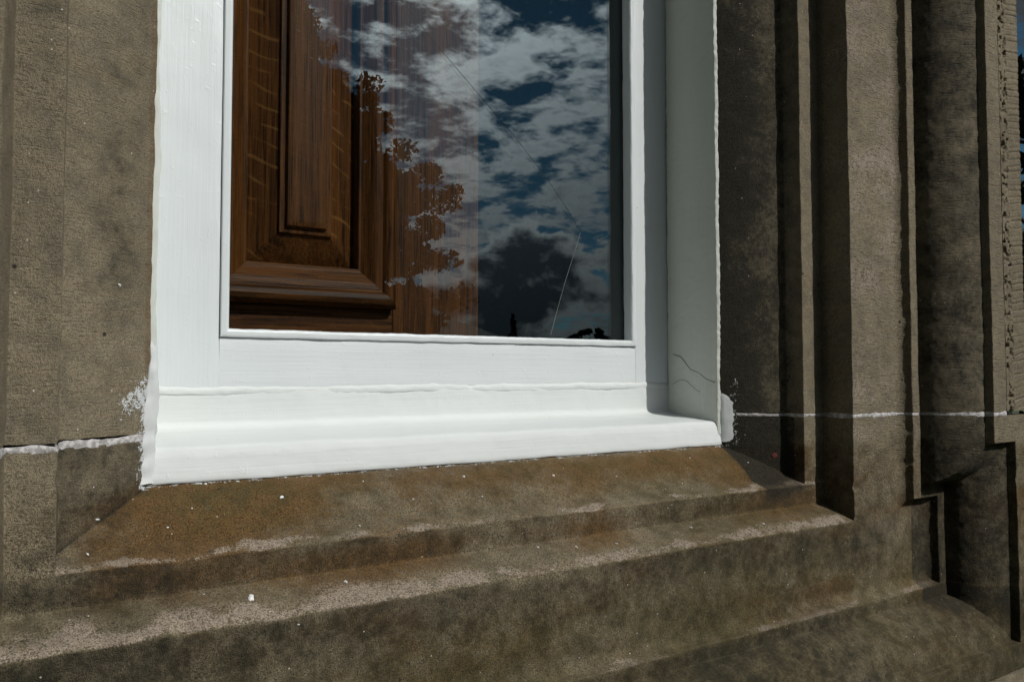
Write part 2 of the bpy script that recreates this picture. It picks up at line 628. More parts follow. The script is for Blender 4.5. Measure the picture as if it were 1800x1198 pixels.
def d_arch(u, z):
    return np.minimum(np.where(z > Z_LUG, u - A_UP, 9.0), np.maximum(np.maximum(u - A_LOW, Z_B - z), z - Z_LUG))


def depth(X, Z):
    u = np.abs(X - C)
    yj = np.where(X > C, np.interp(u, *JR), np.interp(u, *JL))
    ys = np.interp(-Z, *SL)
    d = d_arch(u, Z)
    ya = np.where(d > 0, np.interp(d, *AR), 9.0)
    return np.minimum(np.minimum(yj, ys), ya)


def adapt(lo, hi, h, tabs):
    """sample positions whose spacing follows the arc length of the given 1-D tables: (sign, offset, table)"""
    xs = np.arange(lo, hi, 0.0002)
    den = np.ones_like(xs)
    for sgn, off, (tx, ty) in tabs:
        q = sgn * (xs - off)
        g = np.abs(np.gradient(np.interp(q, tx, ty), xs))
        c2 = np.abs(np.gradient(np.gradient(smooth1(tx, ty, 0.0008), tx), tx))
        cc = np.interp(q, tx, c2)
        inside = (q > tx[0]) & (q < tx[-1])
        den = np.maximum(den, np.where(inside, np.sqrt(1 + g * g), 1) + np.where(inside, np.minimum(cc * 0.012, 4.0), 0))
    cum = np.concatenate([[0], np.cumsum(0.5 * (den[1:] + den[:-1])) * 0.0002])
    n = int(cum[-1] / h)
    return np.interp(np.linspace(0, cum[-1], n + 1), cum, xs)


def stains(V, Zr):
    """surface history by place: rust, moss, pale wear, soiling and painted shade, spilled paint, tool strokes"""
    X, Y = V[:, 0], V[:, 1]
    f1 = fbm(V, (6, 6, 14), 11, 4)
    f2 = fbm(V, (14, 14, 30), 23, 4)
    f3 = fbm(V, (45, 45, 45), 37, 3)
    f4 = fbm(V, (90, 90, 90), 41, 2)
    below = sstep(-0.095, -0.125, Zr)
    inner = sstep(1.13, 1.06, X) * sstep(0.0, 0.09, X)
    rust = below * (0.3 + 0.7 * sstep(0.03, 0.10, X)) * (0.40 + 0.62 * f1 + 0.40 * f2)
    rust += below * inner * (0.34 * np.exp(-((Zr + 0.130) / 0.030) ** 2) + 0.30 * np.exp(-((Zr + 0.195) / 0.014) ** 2))
    rust += 0.35 * np.exp(-((X - 0.23) / 0.10) ** 2 - ((Zr + 0.125) / 0.03) ** 2)
    rust += 0.40 * np.exp(-((X - 0.98) / 0.07) ** 2 - ((Zr + 0.145) / 0.03) ** 2)
    rust += 0.30 * np.exp(-((X - 1.0) / 0.12) ** 2 - ((Zr + 0.315) / 0.018) ** 2)
    moss = below * (0.46 + 0.55 * fbm(V, (5, 5, 9), 53, 4) + 0.15 * sstep(-0.19, -0.3, Zr))
    # pale worn bands along the arrises of the two weathered ledges and the fillet below
    nz = 0.006 * fbm(V, (30, 30, 30), 61, 3)
    ragged = 0.28 * f2 + 0.25 * f3
    w = 0.95 * np.exp(-((Zr + 0.1712 + nz * 0.7) / 0.0034) ** 2) * sstep(0.80, 0.83, Y + 0.03)
    w += 1.05 * np.exp(-((Zr + 0.2225 + nz) / 0.0052) ** 2) * sstep(1.16, 1.08, X)
    w += 0.55 * np.exp(-((Zr + 0.2150) / 0.009) ** 2) * sstep(0.55, 0.15, X)
    w += 0.62 * np.exp(-((Zr + 0.3445 + nz * 0.6) / 0.0036) ** 2)
    wear = w * (0.75 + 2.4 * ragged) + below * (0.22 * f1 + 0.55 * fbm(V, (25, 25, 60), 67, 4) - 0.08)
    wear = np.where(Zr > -0.105, 0.14 + 0.20 * f2 + 0.15 * f1, wear)
    # soiling, plus shade painted on the risers and the outer roll
    grime_shade = 0.02 + 0.30 * fbm(V, (8, 8, 5), 71, 4)
    u = np.abs(X - C)
    grime_shade += 0.48 * np.exp(-((X - 0.101) / 0.022) ** 2) * sstep(0.0, 0.13, Zr) * sstep(0.40, 0.27, Zr) * (0.62 + 0.9 * f3 + 0.6 * f2)
    grime_shade += 0.34 * np.exp(-((X - 0.036) / 0.020) ** 2) * sstep(0.22, 0.36, Zr) * (0.7 + 1.2 * f2)
    grime_shade += 0.30 * np.exp(-((X - 0.018) / 0.020) ** 2) * sstep(0.30, 0.52, Zr)
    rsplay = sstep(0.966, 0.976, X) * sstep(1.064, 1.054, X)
    grime_shade += rsplay * (0.80 + 0.60 * sstep(1.045, 0.975, X) + 0.30 * f2) * sstep(-0.20, -0.16, Zr)
    grime_shade += 0.40 * np.exp(-((X - 1.115) / 0.075) ** 2 - ((Zr + 0.262) / 0.040) ** 2)
    grime_shade += 0.34 * np.exp(-((X - 1.03) / 0.05) ** 2 - ((Zr + 0.150) / 0.030) ** 2)
    grime_shade += 0.26 * np.exp(-((X - 0.09) / 0.05) ** 2 - ((Zr + 0.11) / 0.05) ** 2)
    grime_shade += 0.30 * below * sstep(0.35, 0.05, X) * sstep(-0.16, -0.20, Zr) * (0.6 + f2)
    grime_shade += 0.50 * below * sstep(-0.2262, -0.2285, Zr) * (0.85 + 0.8 * f1) * sstep(1.12, 0.98, X) * (1 - 0.5 * sstep(-0.245, -0.30, Zr))
    grime_shade += 0.30 * sstep(1.085, 1.06, X) * below * sstep(-0.1730, -0.1752, Zr) * sstep(-0.206, -0.200, Zr) * (0.95 + 1.0 * f1)  # riser soiling, deepened to paint shading contrast against the tread
    grime_shade += below * 0.16
    yj = np.where(X > C, np.interp(u, *JR), np.interp(u, *JL))
    ys = np.interp(-Zr, *SL)
    low = sstep(Z_J + 0.002, Z_J - 0.006, Zr)
    onj = low * (yj < ys - 0.0005) * (u < 0.5046)
    grime_shade += onj * np.where(X < C, 0.42 + 0.5 * f2, 0.45 + 0.3 * f2)
    grime_shade += 0.45 * low * np.exp(-((yj - ys) / 0.0018) ** 2) * (u < 0.505) * (ys < 0.95) * (X < C)
    grime_shade += 0.42 * sstep(-0.335, -0.36, Zr) * (0.9 + 0.6 * f1)  # darker from the bottom fillet downwards
    grime_shade += 0.85 * (u - A_UP > 0.036) * (d_arch(u, Zr) < 0.105) * sstep(-0.42, -0.30, Zr) * (0.75 + 0.5 * f2)  # roll darkened in colour, standing in for shade on its rounded face
    grime_shade -= 0.35 * w
    rust += rsplay * 0.35 * (0.6 + 1.2 * f2) * sstep(-0.12, -0.08, Zr)
    rust += 0.5 * sstep(0.126, 0.130, X) * sstep(0.139, 0.134, X) * sstep(-0.05, 0.02, Zr)
    wear += 0.34 * sstep(1.10, 1.115, X) * sstep(-0.30, -0.22, Zr) * sstep(A_UP + 0.02, A_UP, u) * (0.7 + f2)
    paint = 0.50 * np.exp(-(((X - 0.110 - 0.10 * (Zr + 0.025) * 0) / 0.013) ** 2 + ((Zr + 0.028) / 0.020) ** 2))
    paint += 0.55 * np.exp(-((X - 0.131) / 0.010) ** 2) * sstep(0.02, -0.02, Zr) * sstep(-0.13, -0.10, Zr)
    paint += 0.42 * np.exp(-((Zr + 0.1155) / 0.0026) ** 2) * sstep(0.12, 0.13, X) * sstep(0.99, 0.98, X)
    paint += 0.38 * np.exp(-((X - 0.9895) / 0.007) ** 2) * sstep(0.00, -0.02, Zr) * sstep(-0.13, -0.115, Zr)
    tool = sstep(1.10, 1.12, X) * 0.8 + 0.12
    tool = tool * sstep(-0.20, -0.12, Zr) + 0.05 + 0.12 * sstep(0.15, 0.12, X) * sstep(-0.08, -0.05, Zr)
    grain = np.clip(0.12 + 0.75 * sstep(-0.05, -0.16, Zr) + 0.5 * np.clip(grime_shade, 0, 1), 0, 1)
    return dict(grain=grain, rust=rust, moss=moss, wear=wear, grime_shade=grime_shade, paint=paint, tool=tool)


def stone_grid(name, xs, zs, parent, back=1.06, chip=1.0):
    X, Z = np.meshgrid(xs, zs)
    Y = depth(X, Z)
    V = np.stack([X, Y, Z], -1).reshape(-1, 3)
    Zr = V[:, 2].copy()
    D = np.stack([0.0010 * fbm(V, 12, 301 + k, 2) + 0.00050 * fbm(V, 55, 341 + k, 2) + 0.00025 * vnoise(V, 150, 381 + k) for k in range(3)], -1)
    # knocks along the ledge arrises
    ed = np.exp(-((Zr + 0.174) / 0.006) ** 2) + np.exp(-((Zr + 0.2255) / 0.007) ** 2)
    hit = np.clip(fbm(V * [1, 0, 1] + [0, 1, 0], (34, 34, 20), 411, 3) - 0.05, 0, 1) * ed
    D[:, 1] += 0.0065 * chip * hit
    D[:, 2] -= 0.0035 * chip * hit
    uu = np.abs(V[:, 0] - C)
    ev = sum(np.exp(-((uu - q) / 0.004) ** 2) for q in (0.5046, 0.5545, A_UP + 0.0173, A_UP + 0.1065)) * (Zr > -0.21)
    hv = np.clip(fbm(V * [1, 0, 1] + [0, 2, 0], (30, 30, 42), 431, 3) - 0.12, 0, 1) * ev
    D[:, 0] += 0.0025 * hv * np.sign(V[:, 0] - C)
    D[:, 1] += 0.002 * hv
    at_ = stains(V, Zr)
    V = V + D
    V[:, 2] += CZ
    return sheet(name, V, len(zs), len(xs), M_stone, parent, back=back, sharp=55, attrs=at_)


surround = empty('stone_window_surround', (C, 0.9, CZ - 0.45),
                 'brown sandstone surround with stepped mouldings framing the white window', 'window surround')
gap = 0.0022
h = 0.0021
xs_sill = adapt(C - A_LOW - HMAX, C + A_LOW + HMAX, h, [(1, C, JR), (-1, C, JL), (1, C + A_UP, AR), (1, C + A_LOW, AR)])
zs_sill = adapt(-0.475, Z_J - gap, h, [(-1, 0, SL), (1, Z_LUG, AR), (-1, Z_B, AR)])
o = stone_grid('sill_stone', xs_sill, zs_sill, surround)
o['label'] = 'stained stepped sill stone with rusty and pale worn ledges'
zs_up = np.concatenate([np.arange(Z_J + gap, 0.70, 0.0032), np.arange(0.71, 1.26, 0.03)])
zs_upl = np.concatenate([np.arange(Z_J + 0.0050, 0.70, 0.0032), np.arange(0.71, 1.26, 0.03)])
xs_r = adapt(C + U0 - 0.003, C + A_UP + HMAX, h, [(1, C, JR), (1, C + A_UP, AR)])
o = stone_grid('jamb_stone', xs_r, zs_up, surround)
o['label'] = 'deeply moulded jamb stone right of the window'
xs_l = adapt(C - A_UP - HMAX, C - U0 + 0.003, h, [(-1, C, JL)])
o = stone_grid('jamb_stone', xs_l, zs_upl, surround)
o['label'] = 'flat lit jamb stone left of the window'


def mortar(xs, seed, proud=0.0010, hh=0.0032, dz=0.0):
    """bed joint: a thin ribbon of mortar that follows the moulded face"""
    zs = np.linspace(-hh, hh, 7)
    X, Zo = np.meshgrid(xs, zs)
    Y = depth(X, np.full_like(X, Z_J)) + 0.0002
    V = np.stack([X, Y, Z_J + dz + Zo], -1).reshape(-1, 3)
    Vf = V * [1, 1, 0]
    lev = fbm(Vf, 60, seed, 3)
    V[:, 1] -= proud * (1 - (Zo.ravel() / hh) ** 2) * (0.55 + 1.3 * lev) - 0.0004 + 0.0005 * fbm(V, 300, seed + 3, 2)
    V[:, 2] += 0.0012 * fbm(Vf, 40, seed + 9, 3) + Zo.ravel() * 0.5 * fbm(Vf, 90, seed + 12, 2)
    V[:, 2] += CZ
    return sheet('mortar_joint', V, 7, len(xs), M_mortar, surround, back=1.04, sharp=60)


mortar(adapt(C - A_UP - 0.05, C - U0 - 0.004, 0.0015, [(-1, C, JL)]), 801, 0.0012, 0.0038, 0.0002)
mortar(adapt(C + U0 + 0.018, C + A_UP + HMAX, 0.0015, [(1, C, JR), (1, C + A_UP, AR)]), 811, 0.0012)
prism('lintel_stone', [(0.65, 1.262), (1.06, 1.262), (1.06, 1.60), (0.65, 1.60)], 'X', C - A_UP - HMAX, C + A_UP + HMAX, M_rough, surround,
      r=0.006, seg=0.05, amp=0.002)

# dried drops of white paint on the sill stone, placed by x and height
flecks = [(0.262, -0.133, 5.0), (0.085, -0.138, 4.5), (0.21, -0.213, 7.0), (0.245, -0.236, 3.0), (0.305, -0.212, 3.0), (0.62, -0.135, 3.6),
          (0.49, -0.128, 3.2), (0.50, -0.150, 2.2), (0.145, -0.15, 2.4), (0.36, -0.125, 2.2), (0.17, -0.136, 2.2), (0.55, -0.208, 2.6),
          (0.60, -0.212, 2.4), (0.66, -0.214, 2.2), (0.88, -0.128, 2.2), (0.99, -0.14, 2.4), (0.72, -0.142, 2.0), (0.80, -0.21, 2.2),
          (0.41, -0.146, 2.0), (0.93, -0.216, 2.2), (0.335, -0.165, 2.2), (0.19, -0.117, 3.0), (0.075, -0.164, 2.6), (0.95, -0.30, 2.0),
          (0.70, -0.30, 2.0), (0.101, 0.085, 3.4), (0.105, -0.046, 2.0)]
for i, (x, z, mm) in enumerate(flecks):
    r0 = mm * 0.0004
    k = 11
    an = np.linspace(0, 2 * math.pi, k, endpoint=False)
    rad = r0 * (1 + 0.35 * rng.standard_normal(k).clip(-1, 1))
    ex = np.stack([x + rad * np.cos(an) * 1.25, z + rad * np.sin(an) * 0.8], -1)
    ring = np.array([(a, float(depth(np.array([a]), np.array([b]))[0]) + 0.0004, b) for a, b in ex])
    top = ring.copy()
    cen = ring.mean(0)
    top = cen + (ring - cen) * 0.72
    top[:, 1] -= 0.0016
    top[:, 2] += 0.0008
    V = np.concatenate([ring, top, [cen + [0, -0.0021, 0.0010]]])
    V[:, 2] += CZ
    F = [(a, (a + 1) % k, k + (a + 1) % k, k + a) for a in range(k)] + [(k + a, k + (a + 1) % k, 2 * k) for a in range(k)]
    link('paint_drop', mesh_np('paint_drop', V, F), M_fleck, surround)

# a red dab low on the right splay
mk = [(1.0335, -0.1275), (1.0400, -0.1255), (1.0425, -0.1310), (1.0365, -0.1350)]
V = np.array([(a, float(depth(np.array([a]), np.array([b]))[0]) - 0.0006, b + CZ) for a, b in mk] + [(1.0375, float(depth(np.array([1.0375]), np.array([-0.130]))[0]) - 0.0012, CZ - 0.130)])
link('red_mark', mesh_np('red_mark', V, [(0, 1, 4), (1, 2, 4), (2, 3, 4), (3, 0, 4)]), mat_plain('red_paint', (0.085, 0.013, 0.010), 0.6), surround)

# ------------------------------------------------------------------ white sash window
win = empty('sash_window', (C, 1.0, CZ - 0.11), 'white painted timber window with cracked glass reflecting clouds', 'window')
GX0, GX1, GZ0, GZ1 = 0.239, 0.886, 0.0535, 1.18
XL, XR = C - U0 + 0.001, C + U0 + 0.001
YF = 1.0
amp = dict(amp=0.0007, ascale=22, amp2=0.00025, ascale2=140)
prism('stile', [(XL, YF), (GX0 - 0.010, YF), (GX0 - 0.010, 1.0235), (XL, 1.0235)], 'Z', -0.0185, 1.25, M_white_z, win, r=0.0022, seg=0.012, seed=3, **amp)
prism('stile', [(GX1 + 0.010, YF), (XR, YF), (XR, 1.0235), (GX1 + 0.010, 1.0235)], 'Z', -0.0185, 1.25, M_white_z, win, r=0.0022, seg=0.012, seed=5, **amp)
prism('bottom_rail', [(YF + 0.0002, -0.0185), (YF + 0.0002, GZ0 - 0.0105), (1.055, GZ0 - 0.0105), (1.055, -0.0185)], 'X', GX0 - 0.0102, GX1 + 0.0102,
      M_white_x, win, r=0.0010, seg=0.012, seed=7, **amp)
prism('top_rail', [(YF + 0.0006, GZ1 + 0.0105), (YF + 0.0006, 1.25), (1.055, 1.25), (1.055, GZ1 + 0.0105)], 'X', GX0 - 0.0102, GX1 + 0.0102,
      M_white_x, win, r=0.0010, seg=0.05, seed=9)
# mitred glazing beads
bd = 0.0103
prism('glazing_bead', [(GX0 - bd, 0.9965), (GX0 - 0.002, 0.9960), (GX0 + 0.0003, 0.9995), (GX0, 1.0175), (GX0 - bd, 1.0175)], 'Z', 0, 0, M_white_z, win,
      r=0.0024, maxlen=0.004, seg=0.006, start=lambda x, y: GZ0 + (x - GX0), end=lambda x, y: GZ1 - (x - GX0), amp=0.0006, ascale=50, amp2=0.0004, ascale2=200, seed=11)
prism('glazing_bead', [(GX1 + bd, 0.9965), (GX1 + 0.002, 0.9960), (GX1 - 0.0003, 0.9995), (GX1, 1.0175), (GX1 + bd, 1.0175)], 'Z', 0, 1, M_white_z, win,
      r=0.0024, maxlen=0.004, seg=0.006, start=lambda x, y: GZ0 - (x - GX1), end=lambda x, y: GZ1 + (x - GX1), amp=0.0006, ascale=50, amp2=0.0004, ascale2=200, seed=13)
prism('glazing_bead', [(0.9965, GZ0 - bd), (0.9960, GZ0 - 0.002), (0.9995, GZ0 + 0.0003), (1.0175, GZ0), (1.0175, GZ0 - bd)], 'X', 0, 1, M_white_x, win,
      r=0.0024, maxlen=0.004, seg=0.006, start=lambda y, z: GX0 + (z - GZ0), end=lambda y, z: GX1 - (z - GZ0), amp=0.0006, ascale=50, amp2=0.0004, ascale2=200, seed=15)
prism('glazing_bead', [(0.9965, GZ1 + bd), (0.9960, GZ1 + 0.002), (0.9995, GZ1 - 0.0003), (1.0175, GZ1), (1.0175, GZ1 + bd)], 'X', 0, 1, M_white_x, win,
      r=0.0024, maxlen=0.004, seg=0.03, start=lambda y, z: GX0 - (z - GZ1), end=lambda y, z: GX1 + (z - GZ1), seed=17)
# the zero-length call above needs the true length for its segment count
for o in win.children:
    pass

# timber sill: upright board, hollow, weathered top and rounded nose
prism('sill_board', [(YF - 0.0008, -0.0195), (YF - 0.0012, -0.030), (YF - 0.0012, -0.0590), (0.9965, -0.0645), (0.9880, -0.0682), (0.960, -0.0718), (0.920, -0.0745),
                     (0.8960, -0.0768), (0.8915, -0.0795), (0.8885, -0.0875), (0.8840, -0.1100), (0.8845, -0.1150), (1.055, -0.1150), (1.055, -0.0195)],
      'X', C - U0 - 0.006, C + U0 + 0.014, M_cream_x, win, r=0.0022, seg=0.006, maxlen=0.006, amp=0.0012, ascale=20, amp2=0.0005, ascale2=120, seed=21, sharp=60)
# the painted-over joint between rail and board
prism('filler_bead', [(YF + 0.0012, -0.0150), (YF - 0.0014, -0.0178), (YF - 0.0022, -0.0205), (YF - 0.0018, -0.0245), (YF + 0.0012, -0.0290)], 'X', C - U0 + 0.008, C + U0 - 0.006,
      M_cream_x, win, r=0.0008, seg=0.004, maxlen=0.002, amp=0.0018, ascale=22, amp2=0.0009, ascale2=110, seed=23, sharp=70)
# painted reveals
prism('reveal_lining', [(C + U0 - 0.0032, 0.8875), (C + U0 + 0.0022, 0.8850), (C + U0 + 0.0035, 0.8885), (C + U0 + 0.0035, 0.9990), (C + U0 - 0.0025, 0.9990)], 'Z',
      -0.1135, 1.255, M_reveal, win, r=0.0008, seg=0.003, maxlen=0.004, amp=0.0010, ascale=25, amp2=0.0011, ascale2=190, seed=25, sharp=60)
prism('reveal_lining', [(C - U0 - 0.0045, 0.8915), (C - U0 - 0.0035, 0.8865), (C - U0 + 0.0030, 0.8875), (C - U0 + 0.0030, 0.9990), (C - U0 - 0.0045, 0.9990)], 'Z',
      -0.1135, 1.255, M_reveal, win, r=0.0008, seg=0.003, maxlen=0.004, amp=0.0030, ascale=9, amp2=0.0014, ascale2=60, seed=27, sharp=60)
# filler run down the foot of each jamb
def warp_l(V):
    t = (V[:, 2] + 0.105) / 0.14
    V[:, 0] += 0.0085 * t - 0.0035
    k = 1 - 0.75 * sstep(0.3, 1.1, t)
    V[:, 0] = 0.1385 + (V[:, 0] - 0.1385) * k
    V[:, 1] = 0.8880 + (V[:, 1] - 0.8880) * k
    return V


def warp_r(V):
    t = (V[:, 2] + 0.109) / 0.10
    k = 1 - 0.55 * sstep(0.72, 0.80, t) - 0.45 * sstep(0.93, 1.0, t)
    V[:, 0] = C + U0 + (V[:, 0] - C - U0) * k
    V[:, 1] = 0.8885 + (V[:, 1] - 0.8885) * k
    return V


prism('filler_strip', [(C - U0 - 0.0150, 0.8840), (C - U0 - 0.0130, 0.8790), (C - U0 - 0.0040, 0.8790), (C - U0 + 0.0060, 0.8860), (C - U0 + 0.0080, 0.9000), (C - U0 - 0.010, 0.9000)], 'Z',
      -0.1125, 0.050, M_seal, win, warp=warp_l, r=0.003, seg=0.004, maxlen=0.003, amp=0.0036, ascale=24, amp2=0.0026, ascale2=85, seed=29, sharp=70)
prism('filler_strip', [(C + U0 + 0.0010, 0.8860), (C + U0 + 0.0050, 0.8800), (C + U0 + 0.0180, 0.8705), (C + U0 + 0.0200, 0.8760), (C + U0 + 0.006, 0.8930), (C + U0 + 0.001, 0.8930)], 'Z',
      -0.109, -0.006, M_seal, win, warp=warp_r, r=0.003, seg=0.004, maxlen=0.003, amp=0.0022, ascale=30, amp2=0.0007, ascale2=110, seed=31, sharp=70)

# dark varnished inner face of the frame
for a_, b_ in ((XL, GX0 - 0.002), (GX1 + 0.002, XR)):
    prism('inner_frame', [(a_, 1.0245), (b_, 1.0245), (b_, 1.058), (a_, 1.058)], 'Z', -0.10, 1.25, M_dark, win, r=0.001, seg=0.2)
pane = prism('glass_pane', [(1.018, GZ0 - 0.006), (1.018, GZ1 + 0.006), (1.022, GZ1 + 0.006), (1.022, GZ0 - 0.006)], 'X', GX0 - 0.006, GX1 + 0.006, M_glass, win,
             r=0.0, seg=1.0, maxlen=None)


def ray_to(px, py, Y):
    """point of the plane y = Y behind a place in the 1800 x 1198 photograph (used to set out cracks)"""
    th = math.radians(YAW)
    a, b = (px - 900) / 1400.0, (599 - py) / 1400.0
    pt = math.radians(PITCH)
    f = math.cos(pt) - b * math.sin(pt)
    u = math.sin(pt) + b * math.cos(pt)
    dx = a * math.cos(th) + f * math.sin(th)
    dy = -a * math.sin(th) + f * math.cos(th)
    return np.array([dx / dy * Y, Y, u / dy * Y])


def thread(name, pts, r, mat, parent, seed=0, wob=0.0006, nrm=(0, 1, 0)):
    nrm = np.array(nrm, float)
    P = []
    for a, b in zip(pts[:-1], pts[1:]):
        n = max(2, int(np.linalg.norm(b - a) / 0.006))
        for k in range(n):
            P.append(a + (b - a) * k / n)
    P.append(pts[-1])
    P = np.array(P)
    P += np.stack([wob * fbm(P, 40, seed, 2), wob * fbm(P, 40, seed + 7, 2), wob * fbm(P, 40, seed + 5, 2)], -1) * (1 - np.abs(nrm))
    V, F = [], []
    for i, p in enumerate(P):
        t = P[min(i + 1, len(P) - 1)] - P[max(i - 1, 0)]
        t /= np.linalg.norm(t)
        s = np.cross(t, nrm)
        for k in range(4):
            an = k * math.pi / 2
            V.append(p + s * r * math.cos(an) + nrm * r * 0.8 * math.sin(an))
    for i in range(len(P) - 1):
        for k in range(4):
            F.append((4 * i + k, 4 * i + (k + 1) % 4, 4 * i + 4 + (k + 1) % 4, 4 * i + 4 + k))
    V = np.array(V)
    V[:, 2] += CZ
    return link(name, mesh_np(name, V, F), mat, parent)


YG = 1.0176
thread('crack', [ray_to(x, y, YG) for x, y in ((700, -8), (760, 70), (838, 162), (905, 240), (960, 312), (1000, 372), (1020, 407))], 0.00030, mat_plain('crack_dark', (0.03, 0.033, 0.035), 0.4), pane, 3)
thread('crack', [ray_to(x, y, YG) for x, y in ((1020, 409), (1008, 450), (992, 500), (977, 555), (968, 588))], 0.00042, mat_plain('crack_pale', (0.20, 0.21, 0.21), 0.4), pane, 9)

rv = [o for o in win.children if o.name.startswith('reveal_lining')][0]
xr = C + U0 - 0.0036
M_rc = mat_plain('crack_dirt', (0.24, 0.235, 0.21), 0.8)
thread('crack', [np.array((xr, y, z)) for y, z in ((0.985, 0.031), (0.968, 0.027), (0.945, 0.006), (0.925, -0.001), (0.912, -0.010), (0.893, -0.016))], 0.0006, M_rc, rv, 71, 0.002, (1, 0, 0))
thread('crack', [np.array((xr, y, z)) for y, z in ((0.988, -0.020), (0.970, -0.012), (0.955, -0.013), (0.935, -0.027), (0.925, -0.032))], 0.0004, M_rc, rv, 77, 0.002, (1, 0, 0))

# ------------------------------------------------------------------ oak shutter inside
shut = empty('oak_shutter', (0.365, 1.10, CZ - 0.35), 'dark oak panelled shutter standing behind the left part of the glass', 'shutter')
YS = 1.10
PX0, PX1, PZ0, PZ1 = 0.227, 0.502, 0.094, 1.12


def rays(o, v):
    me = o.data
    attr(me, 'rays', np.full(len(me.vertices), v))
    return o


rays(prism('stile', [(PX1, YS), (0.6515, YS), (0.6515, YS + 0.04), (PX1, YS + 0.04)], 'Z', -0.30, 1.25, M_oak_z, shut, r=0.0015, seg=0.05, amp=0.0002), 0.12)
rays(prism('stile', [(0.078, YS), (PX0, YS), (PX0, YS + 0.04), (0.078, YS + 0.04)], 'Z', -0.30, 1.25, M_oak_z, shut, r=0.0015, seg=0.05, amp=0.0002), 0.12)
rays(prism('rail', [(YS + 0.001, -0.30), (YS + 0.001, PZ0), (YS + 0.04, PZ0), (YS + 0.04, -0.30)], 'X', PX0 + 0.0008, PX1 - 0.0008, M_oak_x, shut, r=0.0015, seg=0.05, amp=0.0002), 0.12)
rays(prism('rail', [(YS + 0.001, PZ1), (YS + 0.001, 1.25), (YS + 0.04, 1.25), (YS + 0.04, PZ1)], 'X', PX0 + 0.0008, PX1 - 0.0008, M_oak_x, shut, r=0.0015, seg=0.05, amp=0.0002), 0.12)
# bolection moulding: (inset, outward) profile, four mitred lengths
MD = 1.15
mo = [(0.001, 0.0), (0.000, -0.006), (0.001, -0.013), (0.006, -0.020), (0.013, -0.0225), (0.021, -0.020), (0.0245, -0.0150), (0.0275, -0.0150), (0.036, -0.0135), (0.046, -0.0075),
      (0.053, -0.0035), (0.0570, -0.0035), (0.0585, 0.002), (0.0585, 0.018), (-0.002, 0.018)]
kw = dict(r=0.0014, maxlen=0.004, seg=0.04)
rays(prism('moulding', [(PX0 + d, YS + (q if q > 0 else q * MD)) for d, q in mo], 'Z', 0, 1, M_oak_z, shut, start=lambda x, y: PZ0 + (x - PX0), end=lambda x, y: PZ1 - (x - PX0), **kw), 0.0)
rays(prism('moulding', [(PX1 - d, YS + (q if q > 0 else q * MD)) for d, q in mo], 'Z', 0, 1, M_oak_z, shut, start=lambda x, y: PZ0 + (PX1 - x), end=lambda x, y: PZ1 - (PX1 - x), **kw), 0.0)
rays(prism('moulding', [(YS + (q if q > 0 else q * MD), PZ0 + d) for d, q in mo], 'X', 0, 1, M_oak_x, shut, start=lambda y, z: PX0 + (z - PZ0), end=lambda y, z: PX1 - (z - PZ0), **kw), 0.0)
rays(prism('moulding', [(YS + (q if q > 0 else q * MD), PZ1 - d) for d, q in mo], 'X', 0, 1, M_oak_x, shut, start=lambda y, z: PX0 + (PZ1 - z), end=lambda y, z: PX1 - (PZ1 - z), **kw), 0.0)
# raised and fielded panel
pn = [(0.050, 0.014), (0.0595, 0.014), (0.060, 0.014), (0.0985, -0.0030), (0.0990, -0.0030), (0.1000, -0.0075), (0.1080, -0.0080), (0.1095, -0.0140), (0.1170, -0.0150), (0.30, -0.0150)]
PT = table(pn, 0.05, 0.2, 0.0005)
px = adapt(PX0 + 0.055, PX1 - 0.055, 0.0018, [(1, PX0, PT), (-1, PX1, PT)])
pz = np.concatenate([adapt(PZ0 + 0.055, PZ0 + 0.14, 0.0018, [(1, PZ0, PT)]), np.arange(PZ0 + 0.15, PZ1 - 0.15, 0.03), adapt(PZ1 - 0.14, PZ1 - 0.055, 0.004, [(-1, PZ1, PT)])])
X, Z = np.meshgrid(px, pz)
dd = np.minimum(np.minimum(X - PX0, PX1 - X), np.minimum(Z - PZ0, PZ1 - Z))
V = np.stack([X, YS + np.interp(dd, *PT), Z + CZ], -1).reshape(-1, 3)
sheet('panel', V, len(pz), len(px), M_oak_z, shut, back=YS + 0.03, sharp=25, attrs=dict(rays=np.where(dd.ravel() < 0.0985, 1.0, 0.12)))

# ------------------------------------------------------------------ the building round it

def box(name, x0, x1, y0, y1, z0, z1, mat, parent=None, r=0.01, amp=0.0, seg=0.2):
    return prism(name, [(x0, y0), (x1, y0), (x1, y1), (x0, y1)], 'Z', z0 - CZ, z1 - CZ, mat, parent, r=r, seg=seg, maxlen=seg, amp=amp)


house = empty('stone_house', (0, 3.0, 0), 'stone house wall with rough tooled blocks beside the moulded surround', 'house')
XRW = 1.4405
WYF = 0.655
SL_X0, SL_X1 = C - A_LOW - HMAX, C + A_LOW + HMAX


